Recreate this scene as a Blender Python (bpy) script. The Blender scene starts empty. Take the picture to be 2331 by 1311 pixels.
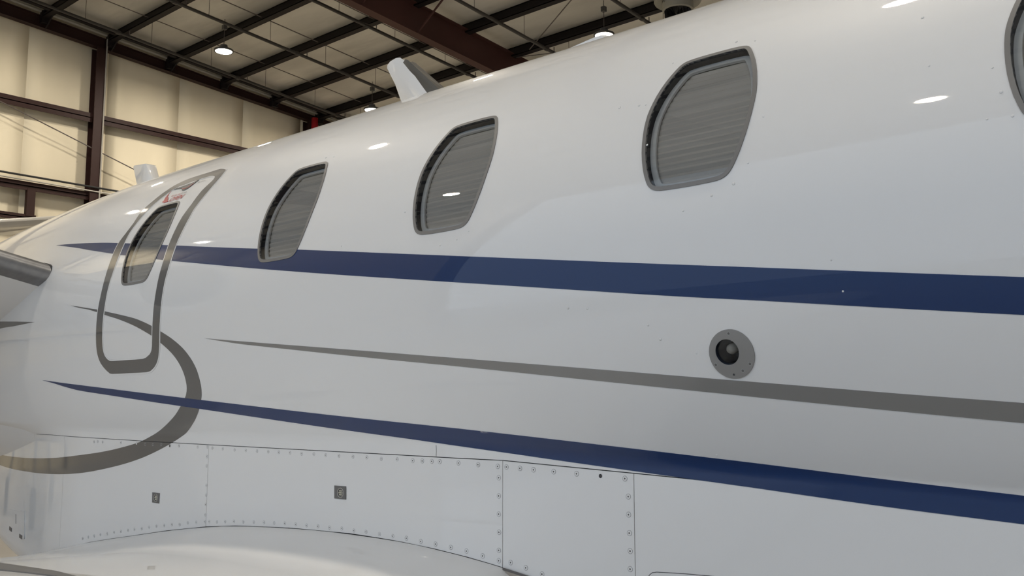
import bpy, bmesh, math, random
import numpy as np
from mathutils import Vector, Matrix
from mathutils.geometry import delaunay_2d_cdt

# ------------------------------------------------------------------ camera, world, exposure
SC = bpy.context.scene
COL = SC.collection
HZ = 1.5                                   # eye height above the hangar floor
PITCH = math.atan((921 - 1311 / 2) / 2200)
YAW = math.radians(48.10887)               # angle between the view and the tail-ward axis of the aeroplane
_F = Vector((-math.cos(YAW) * math.cos(PITCH), math.sin(YAW) * math.cos(PITCH), math.sin(PITCH)))
_R = Vector((math.sin(YAW), math.cos(YAW), 0))
_U = _R.cross(_F)
cam_d = bpy.data.cameras.new('camera')
cam_d.sensor_width = 36.0
cam_d.lens = 2200 / 2331 * 36.0
cam_d.clip_start = 0.02
cam_d.clip_end = 300
cam = bpy.data.objects.new('camera', cam_d)
COL.objects.link(cam)
cam.matrix_world = Matrix(((_R.x, _U.x, -_F.x, 0), (_R.y, _U.y, -_F.y, 0), (_R.z, _U.z, -_F.z, HZ), (0, 0, 0, 1)))
SC.camera = cam

w = bpy.data.worlds.new('daylight')
SC.world = w
w.use_nodes = True
wb = w.node_tree.nodes['Background']
wb.inputs['Color'].default_value = (0.70, 0.83, 1.0, 1)     # even overcast sky outside the open hangar door
wb.inputs['Strength'].default_value = 1.0
SC.view_settings.view_transform = 'Standard'
SC.view_settings.look = 'None'
SC.view_settings.gamma = 1.0
SC.view_settings.use_curve_mapping = False
SC.view_settings.exposure = 0.08
LAMP_POWER = 203.0                         # watts of each high bay lamp
SC.cycles.use_denoising = True
SC.cycles.use_adaptive_sampling = True
SC.cycles.adaptive_threshold = 0.07
SC.cycles.adaptive_min_samples = 10
SC.cycles.max_bounces = 6
SC.cycles.diffuse_bounces = 3
SC.cycles.glossy_bounces = 3
SC.cycles.transparent_max_bounces = 8
SC.cycles.sample_clamp_indirect = 6.0

# ------------------------------------------------------------------ materials
def mat(name, col, rough=0.5, metal=0.0, coat=0.0, coat_rough=0.03, spec=0.5, emit=None, estr=0.0, noise=None, bump=None):
    m = bpy.data.materials.new(name)
    m.use_nodes = True
    nt = m.node_tree
    b = nt.nodes['Principled BSDF']
    b.inputs['Base Color'].default_value = (*col, 1)
    b.inputs['Roughness'].default_value = rough
    b.inputs['Metallic'].default_value = metal
    b.inputs['Coat Weight'].default_value = coat
    b.inputs['Coat Roughness'].default_value = coat_rough
    b.inputs['Specular IOR Level'].default_value = spec
    if emit:
        b.inputs['Emission Color'].default_value = (*emit, 1)
        b.inputs['Emission Strength'].default_value = estr
    tc = None
    if noise or bump:
        tc = nt.nodes.new('ShaderNodeTexCoord')
    if noise:                                # (scale xyz, amount, detail): uneven pigment, dirt, wear
        (sx, sy, sz), amt, det = noise
        mp = nt.nodes.new('ShaderNodeMapping')
        mp.inputs['Scale'].default_value = (sx, sy, sz)
        nt.links.new(tc.outputs['Object'], mp.inputs['Vector'])
        n = nt.nodes.new('ShaderNodeTexNoise')
        n.inputs['Scale'].default_value = 1.0
        n.inputs['Detail'].default_value = det
        nt.links.new(mp.outputs['Vector'], n.inputs['Vector'])
        r = nt.nodes.new('ShaderNodeMapRange')
        r.inputs['From Min'].default_value = 0.25
        r.inputs['From Max'].default_value = 0.75
        r.inputs['To Min'].default_value = 1 - amt
        r.inputs['To Max'].default_value = 1 + amt * 0.5
        nt.links.new(n.outputs['Fac'], r.inputs['Value'])
        mx = nt.nodes.new('ShaderNodeVectorMath')
        mx.operation = 'SCALE'
        mx.inputs[0].default_value = col
        nt.links.new(r.outputs['Result'], mx.inputs['Scale'])
        nt.links.new(mx.outputs['Vector'], b.inputs['Base Color'])
    if bump:                                 # (scale xyz, strength, distance)
        (sx, sy, sz), st, dist = bump
        mp = nt.nodes.new('ShaderNodeMapping')
        mp.inputs['Scale'].default_value = (sx, sy, sz)
        nt.links.new(tc.outputs['Object'], mp.inputs['Vector'])
        n = nt.nodes.new('ShaderNodeTexNoise')
        n.inputs['Scale'].default_value = 1.0
        n.inputs['Detail'].default_value = 3
        nt.links.new(mp.outputs['Vector'], n.inputs['Vector'])
        bp = nt.nodes.new('ShaderNodeBump')
        bp.inputs['Strength'].default_value = st
        bp.inputs['Distance'].default_value = dist
        nt.links.new(n.outputs['Fac'], bp.inputs['Height'])
        nt.links.new(bp.outputs['Normal'], b.inputs['Normal'])
        if coat:
            nt.links.new(bp.outputs['Normal'], b.inputs['Coat Normal'])
    return m


def glass_mat(name, tint, ior=1.5, boost=1.0):
    m = bpy.data.materials.new(name)
    m.use_nodes = True
    nt = m.node_tree
    nt.nodes.clear()
    out = nt.nodes.new('ShaderNodeOutputMaterial')
    mix = nt.nodes.new('ShaderNodeMixShader')
    tr = nt.nodes.new('ShaderNodeBsdfTransparent')
    tr.inputs['Color'].default_value = (*tint, 1)
    gl = nt.nodes.new('ShaderNodeBsdfGlossy')
    gl.inputs['Roughness'].default_value = 0.0
    fr = nt.nodes.new('ShaderNodeFresnel')
    fr.inputs['IOR'].default_value = ior
    mu = nt.nodes.new('ShaderNodeMath')
    mu.operation = 'MULTIPLY'
    mu.inputs[1].default_value = boost
    mu.use_clamp = True
    nt.links.new(fr.outputs['Fac'], mu.inputs[0])
    nt.links.new(mu.outputs[0], mix.inputs['Fac'])
    nt.links.new(tr.outputs[0], mix.inputs[1])
    nt.links.new(gl.outputs[0], mix.inputs[2])
    nt.links.new(mix.outputs[0], out.inputs['Surface'])
    return m


WAVE = ((1.6, 2.2, 2.2), 0.05, 0.01)
M = {
    'white': mat('white_gloss_paint', (0.76, 0.76, 0.757), 0.45, coat=0.75, coat_rough=0.02, spec=0.3),
    'blue': mat('navy_gloss_paint', (0.003, 0.027, 0.112), 0.4, coat=0.45, coat_rough=0.02, spec=0.3),
    'silver': mat('silver_grey_paint', (0.235, 0.23, 0.222), 0.4, metal=0.1, coat=0.8, coat_rough=0.05, spec=0.3),
    'grey': mat('grey_gloss_paint', (0.118, 0.117, 0.115), 0.4, coat=0.8, coat_rough=0.05, spec=0.3),
    'frame': mat('grey_window_frame', (0.17, 0.165, 0.16), 0.4, coat=0.3),
    'reveal': mat('black_window_seal', (0.012, 0.014, 0.022), 0.5),
    'rim': mat('pale_inner_rim', (0.80, 0.80, 0.79), 0.5),
    'shade': mat('grey_pleated_fabric', (0.66, 0.62, 0.57), 0.8, spec=0.1, noise=((3, 60, 60), 0.10, 3)),
    'glass': glass_mat('cabin_window_acrylic', (0.78, 0.78, 0.765), 1.5, 1.3),
    'joint': mat('dark_panel_joint', (0.05, 0.05, 0.055), 0.7),
    'screwdark': mat('screw_recess', (0.13, 0.12, 0.115), 0.5),
    'screwring': mat('screw_countersink', (0.40, 0.40, 0.41), 0.5),
    'red': mat('red_marking_paint', (0.42, 0.02, 0.03), 0.4, coat=0.6),
    'bezel': mat('grey_bezel_metal', (0.27, 0.265, 0.258), 0.45, metal=0.2, coat=0.2),
    'cup': mat('dark_lamp_cup', (0.012, 0.018, 0.035), 0.25),
    'bulb': mat('frosted_bulb', (0.9, 0.84, 0.74), 0.3, coat=0.5),
    'plug': mat('dark_socket_plate', (0.15, 0.147, 0.145), 0.5, metal=0.2),
    'pin': mat('brass_contact', (0.80, 0.77, 0.62), 0.35, metal=0.2),
    'brushed': mat('brushed_metal_edge', (0.30, 0.305, 0.32), 0.42, metal=0.9, noise=((2, 40, 40), 0.15, 2)),
    'bareplate': mat('bare_metal_plate', (0.42, 0.37, 0.31), 0.4, metal=0.5, noise=((20, 20, 20), 0.3, 3)),
    'boot': mat('grey_antenna_boot', (0.085, 0.08, 0.07), 0.6),
    'rubber': mat('black_rubber', (0.02, 0.02, 0.02), 0.7),
    'tan': mat('tan_liner_sheet', (0.87, 0.79, 0.61), 0.6, spec=0.3, noise=((0.4, 0.7, 0.25), 0.13, 3)),
    'brown': mat('red_oxide_steel', (0.078, 0.031, 0.026), 0.55, spec=0.3, noise=((0.8, 0.8, 0.8), 0.2, 3)),
    'girt': mat('dark_brown_steel', (0.034, 0.014, 0.012), 0.55, spec=0.3),
    'purlin': mat('dark_purlin_steel', (0.016, 0.012, 0.012), 0.6, spec=0.25, noise=((0.5, 2, 2), 0.2, 3)),
    'insul': mat('grey_roof_insulation', (0.73, 0.705, 0.635), 0.7, spec=0.2, noise=((0.25, 0.9, 0.9), 0.25, 3), bump=((0.4, 1.1, 1.0), 0.6, 0.25)),
    'pipe': mat('dark_sprinkler_pipe', (0.040, 0.034, 0.030), 0.5),
    'wire': mat('grey_conduit', (0.42, 0.40, 0.36), 0.45, metal=0.3),
    'rod': mat('thin_steel_rod', (0.12, 0.10, 0.09), 0.5),
    'redpipe': mat('red_riser_pipe', (0.55, 0.02, 0.03), 0.45),
    'lens': mat('lit_lamp_lens', (1, 1, 1), 0.5, emit=(1.0, 0.90, 0.74), estr=20.0),
    'housing': mat('grey_lamp_housing', (0.10, 0.10, 0.10), 0.5, metal=0.3),
    'fan': mat('grey_green_fan_hood', (0.33, 0.32, 0.27), 0.5, spec=0.3),
    'fanblack': mat('black_fan_blade', (0.02, 0.02, 0.02), 0.5),
    'floor': mat('polished_concrete', (0.40, 0.385, 0.365), 0.5, spec=0.3, noise=((0.6, 0.6, 0.6), 0.25, 3)),
    'apron': mat('concrete_apron', (0.45, 0.44, 0.42), 0.85, noise=((0.3, 0.3, 0.3), 0.15, 2)),
    'wallgrey': mat('pale_wall_sheet', (0.64, 0.61, 0.55), 0.65, noise=((0.4, 0.4, 0.4), 0.1, 2)),
    'otherwhite': mat('pale_grey_aircraft_paint', (0.50, 0.485, 0.45), 0.4, coat=0.5, coat_rough=0.05),
    'othergrey': mat('dark_grey_aircraft', (0.16, 0.155, 0.15), 0.5),
    'sky_blue': mat('pale_blue_panel', (0.55, 0.68, 0.80), 0.4),
}

M['lens'].cycles.emission_sampling = 'NONE'

# ------------------------------------------------------------------ object helpers
def tag(o, label=None, cat=None, group=None, kind=None):
    if label: o['label'] = label
    if cat: o['category'] = cat
    if group: o['group'] = group
    if kind: o['kind'] = kind
    return o


def link(o, parent=None):
    COL.objects.link(o)
    if parent is not None:
        o.parent = parent
        if parent.type == 'EMPTY':
            o.matrix_parent_inverse = Matrix.Translation(parent.location).inverted()
    return o


def mk(name, verts, faces, material, parent=None, normals=None, smooth=False, mat_idx=None):
    me = bpy.data.meshes.new(name)
    me.from_pydata([tuple(v) for v in verts], [], faces)
    mats = material if isinstance(material, (list, tuple)) else [material]
    for k in mats:
        me.materials.append(M[k])
    if mat_idx is not None:
        me.polygons.foreach_set('material_index', mat_idx)
    if smooth or normals is not None:
        me.polygons.foreach_set('use_smooth', [True] * len(me.polygons))
    me.update()
    if normals is not None:
        me.normals_split_custom_set_from_vertices([tuple(n) for n in normals])
    return link(bpy.data.objects.new(name, me), parent)


def empty(name, loc, parent=None):
    o = bpy.data.objects.new(name, None)
    o.empty_display_size = 0.3
    o.location = loc
    return link(o, parent)


class MB:
    def __init__(self):
        self.v, self.f, self.mi = [], [], []

    def add(self, vs, fs, mi=0):
        n = len(self.v)
        self.v += [tuple(p) for p in vs]
        self.f += [tuple(i + n for i in f) for f in fs]
        self.mi += [mi] * len(fs)
        return self

    def box(self, a, b, mi=0):
        x0, y0, z0 = a
        x1, y1, z1 = b
        return self.add([(x0, y0, z0), (x1, y0, z0), (x1, y1, z0), (x0, y1, z0), (x0, y0, z1), (x1, y0, z1), (x1, y1, z1), (x0, y1, z1)],
                        [(0, 3, 2, 1), (4, 5, 6, 7), (0, 1, 5, 4), (1, 2, 6, 5), (2, 3, 7, 6), (3, 0, 4, 7)], mi)

    def tube(self, p0, p1, r, n=10, mi=0, r1=None):
        p0, p1 = Vector(p0), Vector(p1)
        r1 = r if r1 is None else r1
        d = (p1 - p0).normalized()
        a = d.orthogonal().normalized()
        b = d.cross(a)
        vs = []
        for p, rr in ((p0, r), (p1, r1)):
            for i in range(n):
                t = 2 * math.pi * i / n
                vs.append(p + a * math.cos(t) * rr + b * math.sin(t) * rr)
        fs = [(i, (i + 1) % n, n + (i + 1) % n, n + i) for i in range(n)]
        fs += [tuple(range(n - 1, -1, -1)), tuple(range(n, 2 * n))]
        return self.add(vs, fs, mi)

    def lathe(self, prof, origin, axis=(0, 0, 1), n=32, mi=0):
        ax = Vector(axis).normalized()
        a = ax.orthogonal().normalized()
        b = ax.cross(a)
        o = Vector(origin)
        vs = []
        for r, h in prof:
            for i in range(n):
                t = 2 * math.pi * i / n
                vs.append(o + ax * h + (a * math.cos(t) + b * math.sin(t)) * r)
        fs = []
        for k in range(len(prof) - 1):
            for i in range(n):
                fs.append((k * n + i, k * n + (i + 1) % n, (k + 1) * n + (i + 1) % n, (k + 1) * n + i))
        return self.add(vs, fs, mi)

    def loft(self, loops, closed=True, caps=True, mi=0):
        n = len(loops[0])
        vs = [p for l in loops for p in l]
        fs = []
        for k in range(len(loops) - 1):
            for i in range(n if closed else n - 1):
                fs.append((k * n + i, k * n + (i + 1) % n, (k + 1) * n + (i + 1) % n, (k + 1) * n + i))
        if caps and closed:
            fs.append(tuple(range(n - 1, -1, -1)))
            fs.append(tuple(range((len(loops) - 1) * n, len(loops) * n)))
        return self.add(vs, fs, mi)

    def build(self, name, material, parent=None, smooth=False, angle=None):
        o = mk(name, self.v, self.f, material, parent, smooth=smooth, mat_idx=self.mi if isinstance(material, (list, tuple)) else None)
        if angle:
            bm = bmesh.new()
            bm.from_mesh(o.data)
            bmesh.ops.recalc_face_normals(bm, faces=bm.faces)
            for e in bm.edges:
                e.smooth = not (len(e.link_faces) == 2 and e.calc_face_angle(0) > math.radians(angle))
            for f in bm.faces:
                f.smooth = True
            bm.to_mesh(o.data)
            bm.free()
        return o

# ------------------------------------------------------------------ the hangar shell
XW, XE = -25.0, 14.0          # end walls
YF, YB = -9.5, 24.0          # door side and far side
RA = 10.74 + HZ               # height of the rafters' top edge at Y = 0, the roof falls 1 in 12 towards +Y
def roof(y, dz=0.0):
    return RA - y / 12.0 + dz


floor = mk('floor', [(XW - 1, YF, 0), (XE + 1, YF, 0), (XE + 1, YB + 1, 0), (XW - 1, YB + 1, 0), (XW - 1, YF, -.2), (XE + 1, YF, -.2), (XE + 1, YB + 1, -.2), (XW - 1, YB + 1, -.2)],
           [(0, 1, 2, 3), (4, 7, 6, 5), (0, 4, 5, 1), (1, 5, 6, 2), (2, 6, 7, 3), (3, 7, 4, 0)], 'floor')
tag(floor, 'smooth grey concrete hangar floor under the aeroplane', 'floor', kind='structure')
apron = MB().box((-70, -75, -.25), (60, YF, -.02)).build('ground', 'apron')
tag(apron, 'pale concrete apron outside the open hangar door', 'ground', kind='structure')

# roof: insulation blanket (root) with purlins, rafters and rods
def slab(x0, x1, y0, y1, dz0, dz1):
    return ([(x, y, roof(y, dz)) for dz in (dz0, dz1) for x, y in ((x0, y0), (x1, y0), (x1, y1), (x0, y1))],
            [(0, 3, 2, 1), (4, 5, 6, 7), (0, 1, 5, 4), (1, 2, 6, 5), (2, 3, 7, 6), (3, 0, 4, 7)])


vs, fs = slab(XW - .6, XE + .6, YF - .5, YB + .5, .27, .40)
ceiling = mk('ceiling', vs, fs, 'insul')
tag(ceiling, 'grey insulated hangar roof carried by dark steel purlins', 'ceiling', kind='structure')
PURL = [9.8 + 1.74 * k for k in range(-11, 9)]
for y in PURL:                               # Z-section purlins running the length of the hangar
    m = MB()
    x0, x1 = XW - .2, XE + .2
    for a, b in (((y - .012, -.06), (y + .012, .25)), ((y - .15, -.06), (y + .012, -.04)), ((y - .012, .23), (y + .10, .25))):
        v, f = slab(x0, x1, a[0], b[0], a[1], b[1])
        m.add(v, f)
    v, f = slab(x0, x1, y - .15, y - .13, -.06, .0)
    m.add(v, f)
    m.build('purlin', 'purlin', ceiling)


def rafter(x, depth, fw, name='rafter'):
    m = MB()
    v, f = slab(x - .012, x + .012, YF, YB, -depth, 0)
    m.add(v, f)
    v, f = slab(x - fw / 2, x + fw / 2, YF, YB, -depth - .015, -depth)
    m.add(v, f)
    v, f = slab(x - fw / 2, x + fw / 2, YF, YB, -.015, 0)
    m.add(v, f)
    return m.build(name, 'brown' if depth > .5 else 'girt', ceiling)


def end_bottom(y):                           # the end rafter is tapered: its lower edge falls less than the roof
    return 9.69 + HZ - .0695 * (y - 8.7)


m = MB()
for xa, xb, lo, hi in ((XW - .012, XW + .012, 0, None), (XW - .10, XW + .10, 0, .016), (XW - .10, XW + .10, None, None)):
    vs = []
    for z_ in (0, 1):
        for x, y in ((xa, YF), (xb, YF), (xb, YB), (xa, YB)):
            top_ = roof(y)
            b_ = min(end_bottom(y), top_ - .12)
            if lo is None:
                vs.append((x, y, top_ - .016 if z_ == 0 else top_))
            else:
                vs.append((x, y, b_ if z_ == 0 else (top_ if hi is None else b_ + hi)))
    m.add(vs, [(0, 3, 2, 1), (4, 5, 6, 7), (0, 1, 5, 4), (1, 2, 6, 5), (2, 3, 7, 6), (3, 0, 4, 7)])
m.build('rafter', 'girt', ceiling)
for x in (-16.5, -8.0, 0.5, 9.0):
    rafter(x, .74, .26)
v, f = slab(-24.45, -24.33, YF, YB, -.02, .10)
MB().add(v, f).build('edge_beam', 'purlin', ceiling)
for x, y0, y1, r in ((-22.7, 6.0, 22.0, .012), (-20.24, 8.0, 22.0, .014), (-17.96, 10.0, 22.0, .012)):
    MB().tube((x, y0, roof(y0, .02)), (x, y1, roof(y1, .02)), r, 6).build('sag_rod', 'rod', ceiling)
# flange braces from the rafter's lower flange up to the purlins, and a wind-bracing rod
MB().tube((-16.55, 15.0, roof(15.0, -.72)), (-15.35, 14.98, roof(14.98, .06)), .028, 6).build('flange_brace', 'brown', ceiling)
MB().tube((-16.55, 13.28, roof(13.28, -.72)), (-15.35, 13.28, roof(13.28, .06)), .028, 6).build('flange_brace', 'brown', ceiling)
MB().tube((-15.6, 18.06, roof(18.06, -.2)), (-13.0, 16.6, roof(16.6, -.15)), .014, 6).build('brace_rod', 'rod', ceiling)
MB().tube((-16.35, 18.4, roof(18.4, -.1)), (-12.6, 19.6, roof(19.6, -.15)), .010, 6).build('brace_rod', 'rod', ceiling)
# small clips where purlins cross the end rafter
for y in PURL[11:18]:
    MB().box((XW + .05, y - .16, roof(y) - .20), (XW + .20, y + .04, roof(y) + .12)).build('purlin_clip', 'purlin', ceiling)
    MB().tube((XW + .55, y, roof(y, .02)), (XW + .06, y - .02, end_bottom(y)), .020, 6).build('flange_brace', 'purlin', ceiling)

# end wall: liner sheets (each its own piece) on girts, columns
wall_l = MB().box((XW - .75, YF, 0), (XW - .62, YB, roof(YB) - .2)).build('wall_left', 'wallgrey')
tag(wall_l, 'tan sheet-lined hangar end wall framed by dark brown steel', 'wall', kind='structure')
k = 0
y = 10.76 - 2.115 * 9.58
random.seed(5)
while y < YB:
    y1 = min(y + 2.115, YB)
    nx, nz = 5, 9
    m = MB()
    vs, fs = [], []
    for i in range(nx + 1):
        for j in range(nz + 1):
            yy = y + .002 + (y1 - y - .004) * i / nx
            zz = (roof(yy) + .25) * j / nz
            puff = .025 * math.sin(math.pi * i / nx) * (0.4 + 0.6 * random.random())
            vs.append((XW - .30 + puff, yy, zz))
    n = len(vs)
    vs += [(XW - .36, p[1], p[2]) for p in vs]
    for i in range(nx):
        for j in range(nz):
            a = i * (nz + 1) + j
            fs.append((a, a + nz + 1, a + nz + 2, a + 1))
            fs.append((n + a, n + a + 1, n + a + nz + 2, n + a + nz + 1))
    for j in range(nz):
        fs += [(j, j + 1, n + j + 1, n + j), (nx * (nz + 1) + j, n + nx * (nz + 1) + j, n + nx * (nz + 1) + j + 1, nx * (nz + 1) + j + 1)]
    mk('liner_sheet', vs, fs, 'tan', wall_l, smooth=True)
    y = y1


def zgirt(z, y0, y1, d=.24):
    m = MB()
    m.box((XW - .22, y0, z - .012), (XW + .02, y1, z + .012))
    m.box((XW - .01, y0, z - d * .5), (XW + .02, y1, z + d * .5))
    m.box((XW - .22, y0, z - .012), (XW - .20, y1, z + d * .45))
    return m.build('girt', 'girt', wall_l)


for z in (7.57, 5.46, 3.2, 1.1):
    for a, b in ((YF, 4.25), (4.5, 11.13), (11.4, 18.03), (18.28, YB)):
        zgirt(z + HZ, a, b, .25 if z > 6 else .22)
zgirt(4.66 + HZ, 4.5, 9.85, .16)
def column(y):
    m = MB()
    h = min(end_bottom(y), roof(y) - .12)
    m.box((XW - .20, y - .13, 0), (XW - .18, y + .13, h))
    m.box((XW + .10, y - .13, 0), (XW + .12, y + .13, h))
    m.box((XW - .18, y - .012, 0), (XW + .10, y + .012, h))
    return m.build('column', 'girt', wall_l)


for y in (-2.65, 4.37, 11.26, 18.15):
    column(y)
MB().box((XW - .1, 9.60, 4.7 + HZ), (XW + .04, 9.80, 5.40 + HZ)).build('stub_post', 'girt', wall_l)
MB().tube((XW + .08, 8.0, 7.70 + HZ), (XW + .08, 12.9, 6.20 + HZ), .016, 6).build('brace_rod', 'rod', wall_l)
MB().tube((XW + .14, 11.38, 0.3), (XW + .14, 11.38, roof(11.38, -.02)), .022, 8).build('conduit', 'wire', wall_l)
MB().tube((XW + .14, 11.38, roof(11.38, -.02)), (XW + .20, 11.7, roof(11.7, .10)), .022, 8).build('conduit', 'wire', wall_l)
MB().tube((XW + .10, 6.0, roof(6.0, .10)), (XW + .10, 22, roof(22, .10)), .035, 8).build('conduit', 'wire', wall_l)
MB().tube((XW + .16, 4.4, 5.70 + HZ), (XW + .16, 18.1, 5.66 + HZ), .026, 8).build('cable', 'rubber', wall_l)
MB().tube((XW + .14, 4.4, 5.60 + HZ), (XW + .14, 18.1, 5.55 + HZ), .018, 8).build('conduit', 'wire', wall_l)
rp = MB().tube((XW + .40, 18.04, 0), (XW + .40, 18.04, end_bottom(18.1)), .105, 14).build('riser_pipe', 'redpipe', smooth=True)
tag(rp, 'red vertical fire riser pipe beside the far wall column', 'pipe')

# other walls (behind the aeroplane, and beside and behind the viewer)
wb_ = MB().box((XW - .7, YB, 0), (XE + .7, YB + .25, roof(YB) + .4)).build('wall_back', 'wallgrey')
tag(wb_, 'pale long hangar wall beyond the aeroplane', 'wall', kind='structure')
wr_ = MB().box((XE, YF, 0), (XE + .25, YB, roof(YF) + .4)).build('wall_right', 'wallgrey')
tag(wr_, 'pale hangar end wall by the nose of the aeroplane', 'wall', kind='structure')
DX0, DX1, DH = -13.6, 12.5, 11.6               # the open hangar door
m = MB()
m.box((XW - .7, YF - .25, 0), (DX0, YF, roof(YF) + .4))
m.box((DX1, YF - .25, 0), (XE + .25, YF, roof(YF) + .4))
m.box((DX0, YF - .25, DH), (DX1, YF, roof(YF) + .4))
wf_ = m.build('wall_front', 'wallgrey')
tag(wf_, 'pale hangar wall with the wide open door', 'wall', kind='structure')
for a in (DX0 + .1, DX1 - .35):
    MB().box((a, YF - .05, 0), (a + .25, YF + .3, DH)).build('door_post', 'brown', wf_)
MB().box((DX0, YF - .05, DH), (DX1, YF + .35, DH + .5)).build('door_header', 'brown', wf_)

# ------------------------------------------------------------------ things hanging from the roof
PIPES = [(-23.2, 'dark sprinkler pipe nearest the tan end wall', .036), (-20.4, 'dark sprinkler pipe between end wall and big brown rafter, passing the left lamp', .042),
         (-17.6, 'dark sprinkler pipe just left of the big brown rafter', .042), (-14.85, 'dark sprinkler pipe just right of the big brown rafter', .042),
         (-12.0, 'dark sprinkler pipe beside the round roof fan', .042)]
for x, lab, r in PIPES:
    e = empty('sprinkler_pipe', (x, 15.0, roof(15.0, -.45)))
    tag(e, lab, 'pipe', 'sprinkler pipes under the roof')
    MB().tube((x, 2.0, roof(2.0, -.45)), (x, YB - .3, roof(YB - .3, -.45)), r, 10).build('pipe', 'pipe', e, smooth=False, angle=40)
    for j in range(6, 13):
        y = 2.6 + 1.74 * j - 3.9
        MB().tube((x, y + .9, roof(y + .9, -.45)), (x, y + .9, roof(y + .9, .26)), .006, 6).build('hanger_rod', 'rod', e)
        if j % 2:
            MB().lathe([(.0, .0), (.05, .0), (.058, .03), (.058, .09), (.05, .12), (0, .12)], (x, y - .06, roof(y, -.45)), (0, 1, 0), 10).build('coupling', 'pipe', e)
            MB().tube((x, y + .3, roof(y + .3, -.45)), (x, y + .3, roof(y + .3, -.30)), .012, 6).build('sprinkler_head', 'rod', e)


def lamp(x, y, label):
    z = roof(y, -.60)
    e = empty('high_bay_lamp', (x, y, z))
    tag(e, label, 'lamp', 'high bay lamps under the roof')
    MB().lathe([(0, 0), (.21, 0), (.21, -.012), (0, -.014)], (x, y, z), n=28).build('lens', 'lens', e)
    MB().lathe([(.215, -.012), (.245, -.012), (.245, .03), (.16, .07), (.10, .09), (.09, .16), (0, .16)], (x, y, z), n=28).build('housing', 'housing', e, angle=35)
    MB().tube((x, y, z + .15), (x, y, roof(y, .26)), .009, 6).build('hanger_cord', 'rod', e)
    ld = bpy.data.lights.new('lamp_light', 'AREA')
    ld.shape = 'DISK'
    ld.size = .42
    ld.energy = LAMP_POWER
    ld.color = (1.0, .90, .75)
    lo = link(bpy.data.objects.new('lamp_light', ld), e)
    lo.matrix_basis = Matrix.Translation((x, y, z - .022))
    MB().box((x - .05, y - .05, roof(y, -.02)), (x + .05, y + .05, roof(y, .10))).build('junction_box', 'housing', e)


lamp(-21.6, 12.93, 'lit round lamp hanging nearest the tan end wall, upper left')
lamp(-21.6, 17.88, 'lit round lamp seen low over the fuselage beside the white blade antenna')
lamp(-13.03, 17.78, 'lit round lamp seen just above the fuselage right of the brown rafter')
for x, y in ((-21.6, 7.6), (-12.6, 11.3), (-3.55, 17.8), (-3.55, 11.3), (-20.8, 2.3), (-12.3, 2.2), (-3.55, 2.38), (5.0, 2.3), (-23.6, -5.7), (-14.4, -6.3), (-4.64, -6.76), (5.0, -6.6), (5.0, 11.3)):
    lamp(x, y, 'lit round lamp overhead, outside the picture and mirrored in the paint')

# round roof fan
FX, FY = -10.9, 17.62
fz = roof(FY, -.46)
fan = empty('roof_fan', (FX, FY, fz))
tag(fan, 'grey-green round roof fan hood with black slanted blades', 'fan')
MB().lathe([(.30, .60), (.40, .60), (.44, .50), (.47, .22), (.52, .02), (.50, -.02), (.44, .0), (.33, .02)], (FX, FY, fz), n=36).build('hood', 'fan', fan, angle=40)
MB().lathe([(.34, -.03), (.34, -.19), (.30, -.21), (.29, -.20), (.29, -.03), (.34, -.03)], (FX, FY, fz), n=36).build('drum', 'fan', fan, angle=40)
for i in range(4):
    a = math.pi / 4 + i * math.pi / 2 + .35
    MB().box((-.012, -.015, -.06), (.03, .015, .06)).build('bracket', 'fan', fan).matrix_basis = Matrix.Translation((FX + .325 * math.cos(a), FY + .325 * math.sin(a), fz - .0)) @ Matrix.Rotation(a, 4, 'Z')
blade = None
for i in range(22):
    a = 2 * math.pi * i / 22
    p0 = Vector((FX + .05 * math.cos(a), FY + .05 * math.sin(a), fz - .30))
    p1 = Vector((FX + .29 * math.cos(a + .5), FY + .29 * math.sin(a + .5), fz - .21))
    p2 = Vector((FX + .29 * math.cos(a + .62), FY + .29 * math.sin(a + .62), fz - .36))
    p3 = Vector((FX + .05 * math.cos(a + .2), FY + .05 * math.sin(a + .2), fz - .38))
    q = Vector((0, 0, .008))
    MB().loft([[p0, p1, p2, p3], [p0 + q, p1 + q, p2 + q, p3 + q]]).build('blade', 'fanblack', fan)
MB().lathe([(0, -.12), (.285, -.13), (.285, -.19), (0, -.19)], (FX, FY, fz), n=24).build('core', 'fanblack', fan)
MB().box((FX - .75, FY - .5, roof(FY, .13)), (FX - .25, FY - .05, roof(FY, .25))).build('curb_box', 'fan', fan)
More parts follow.
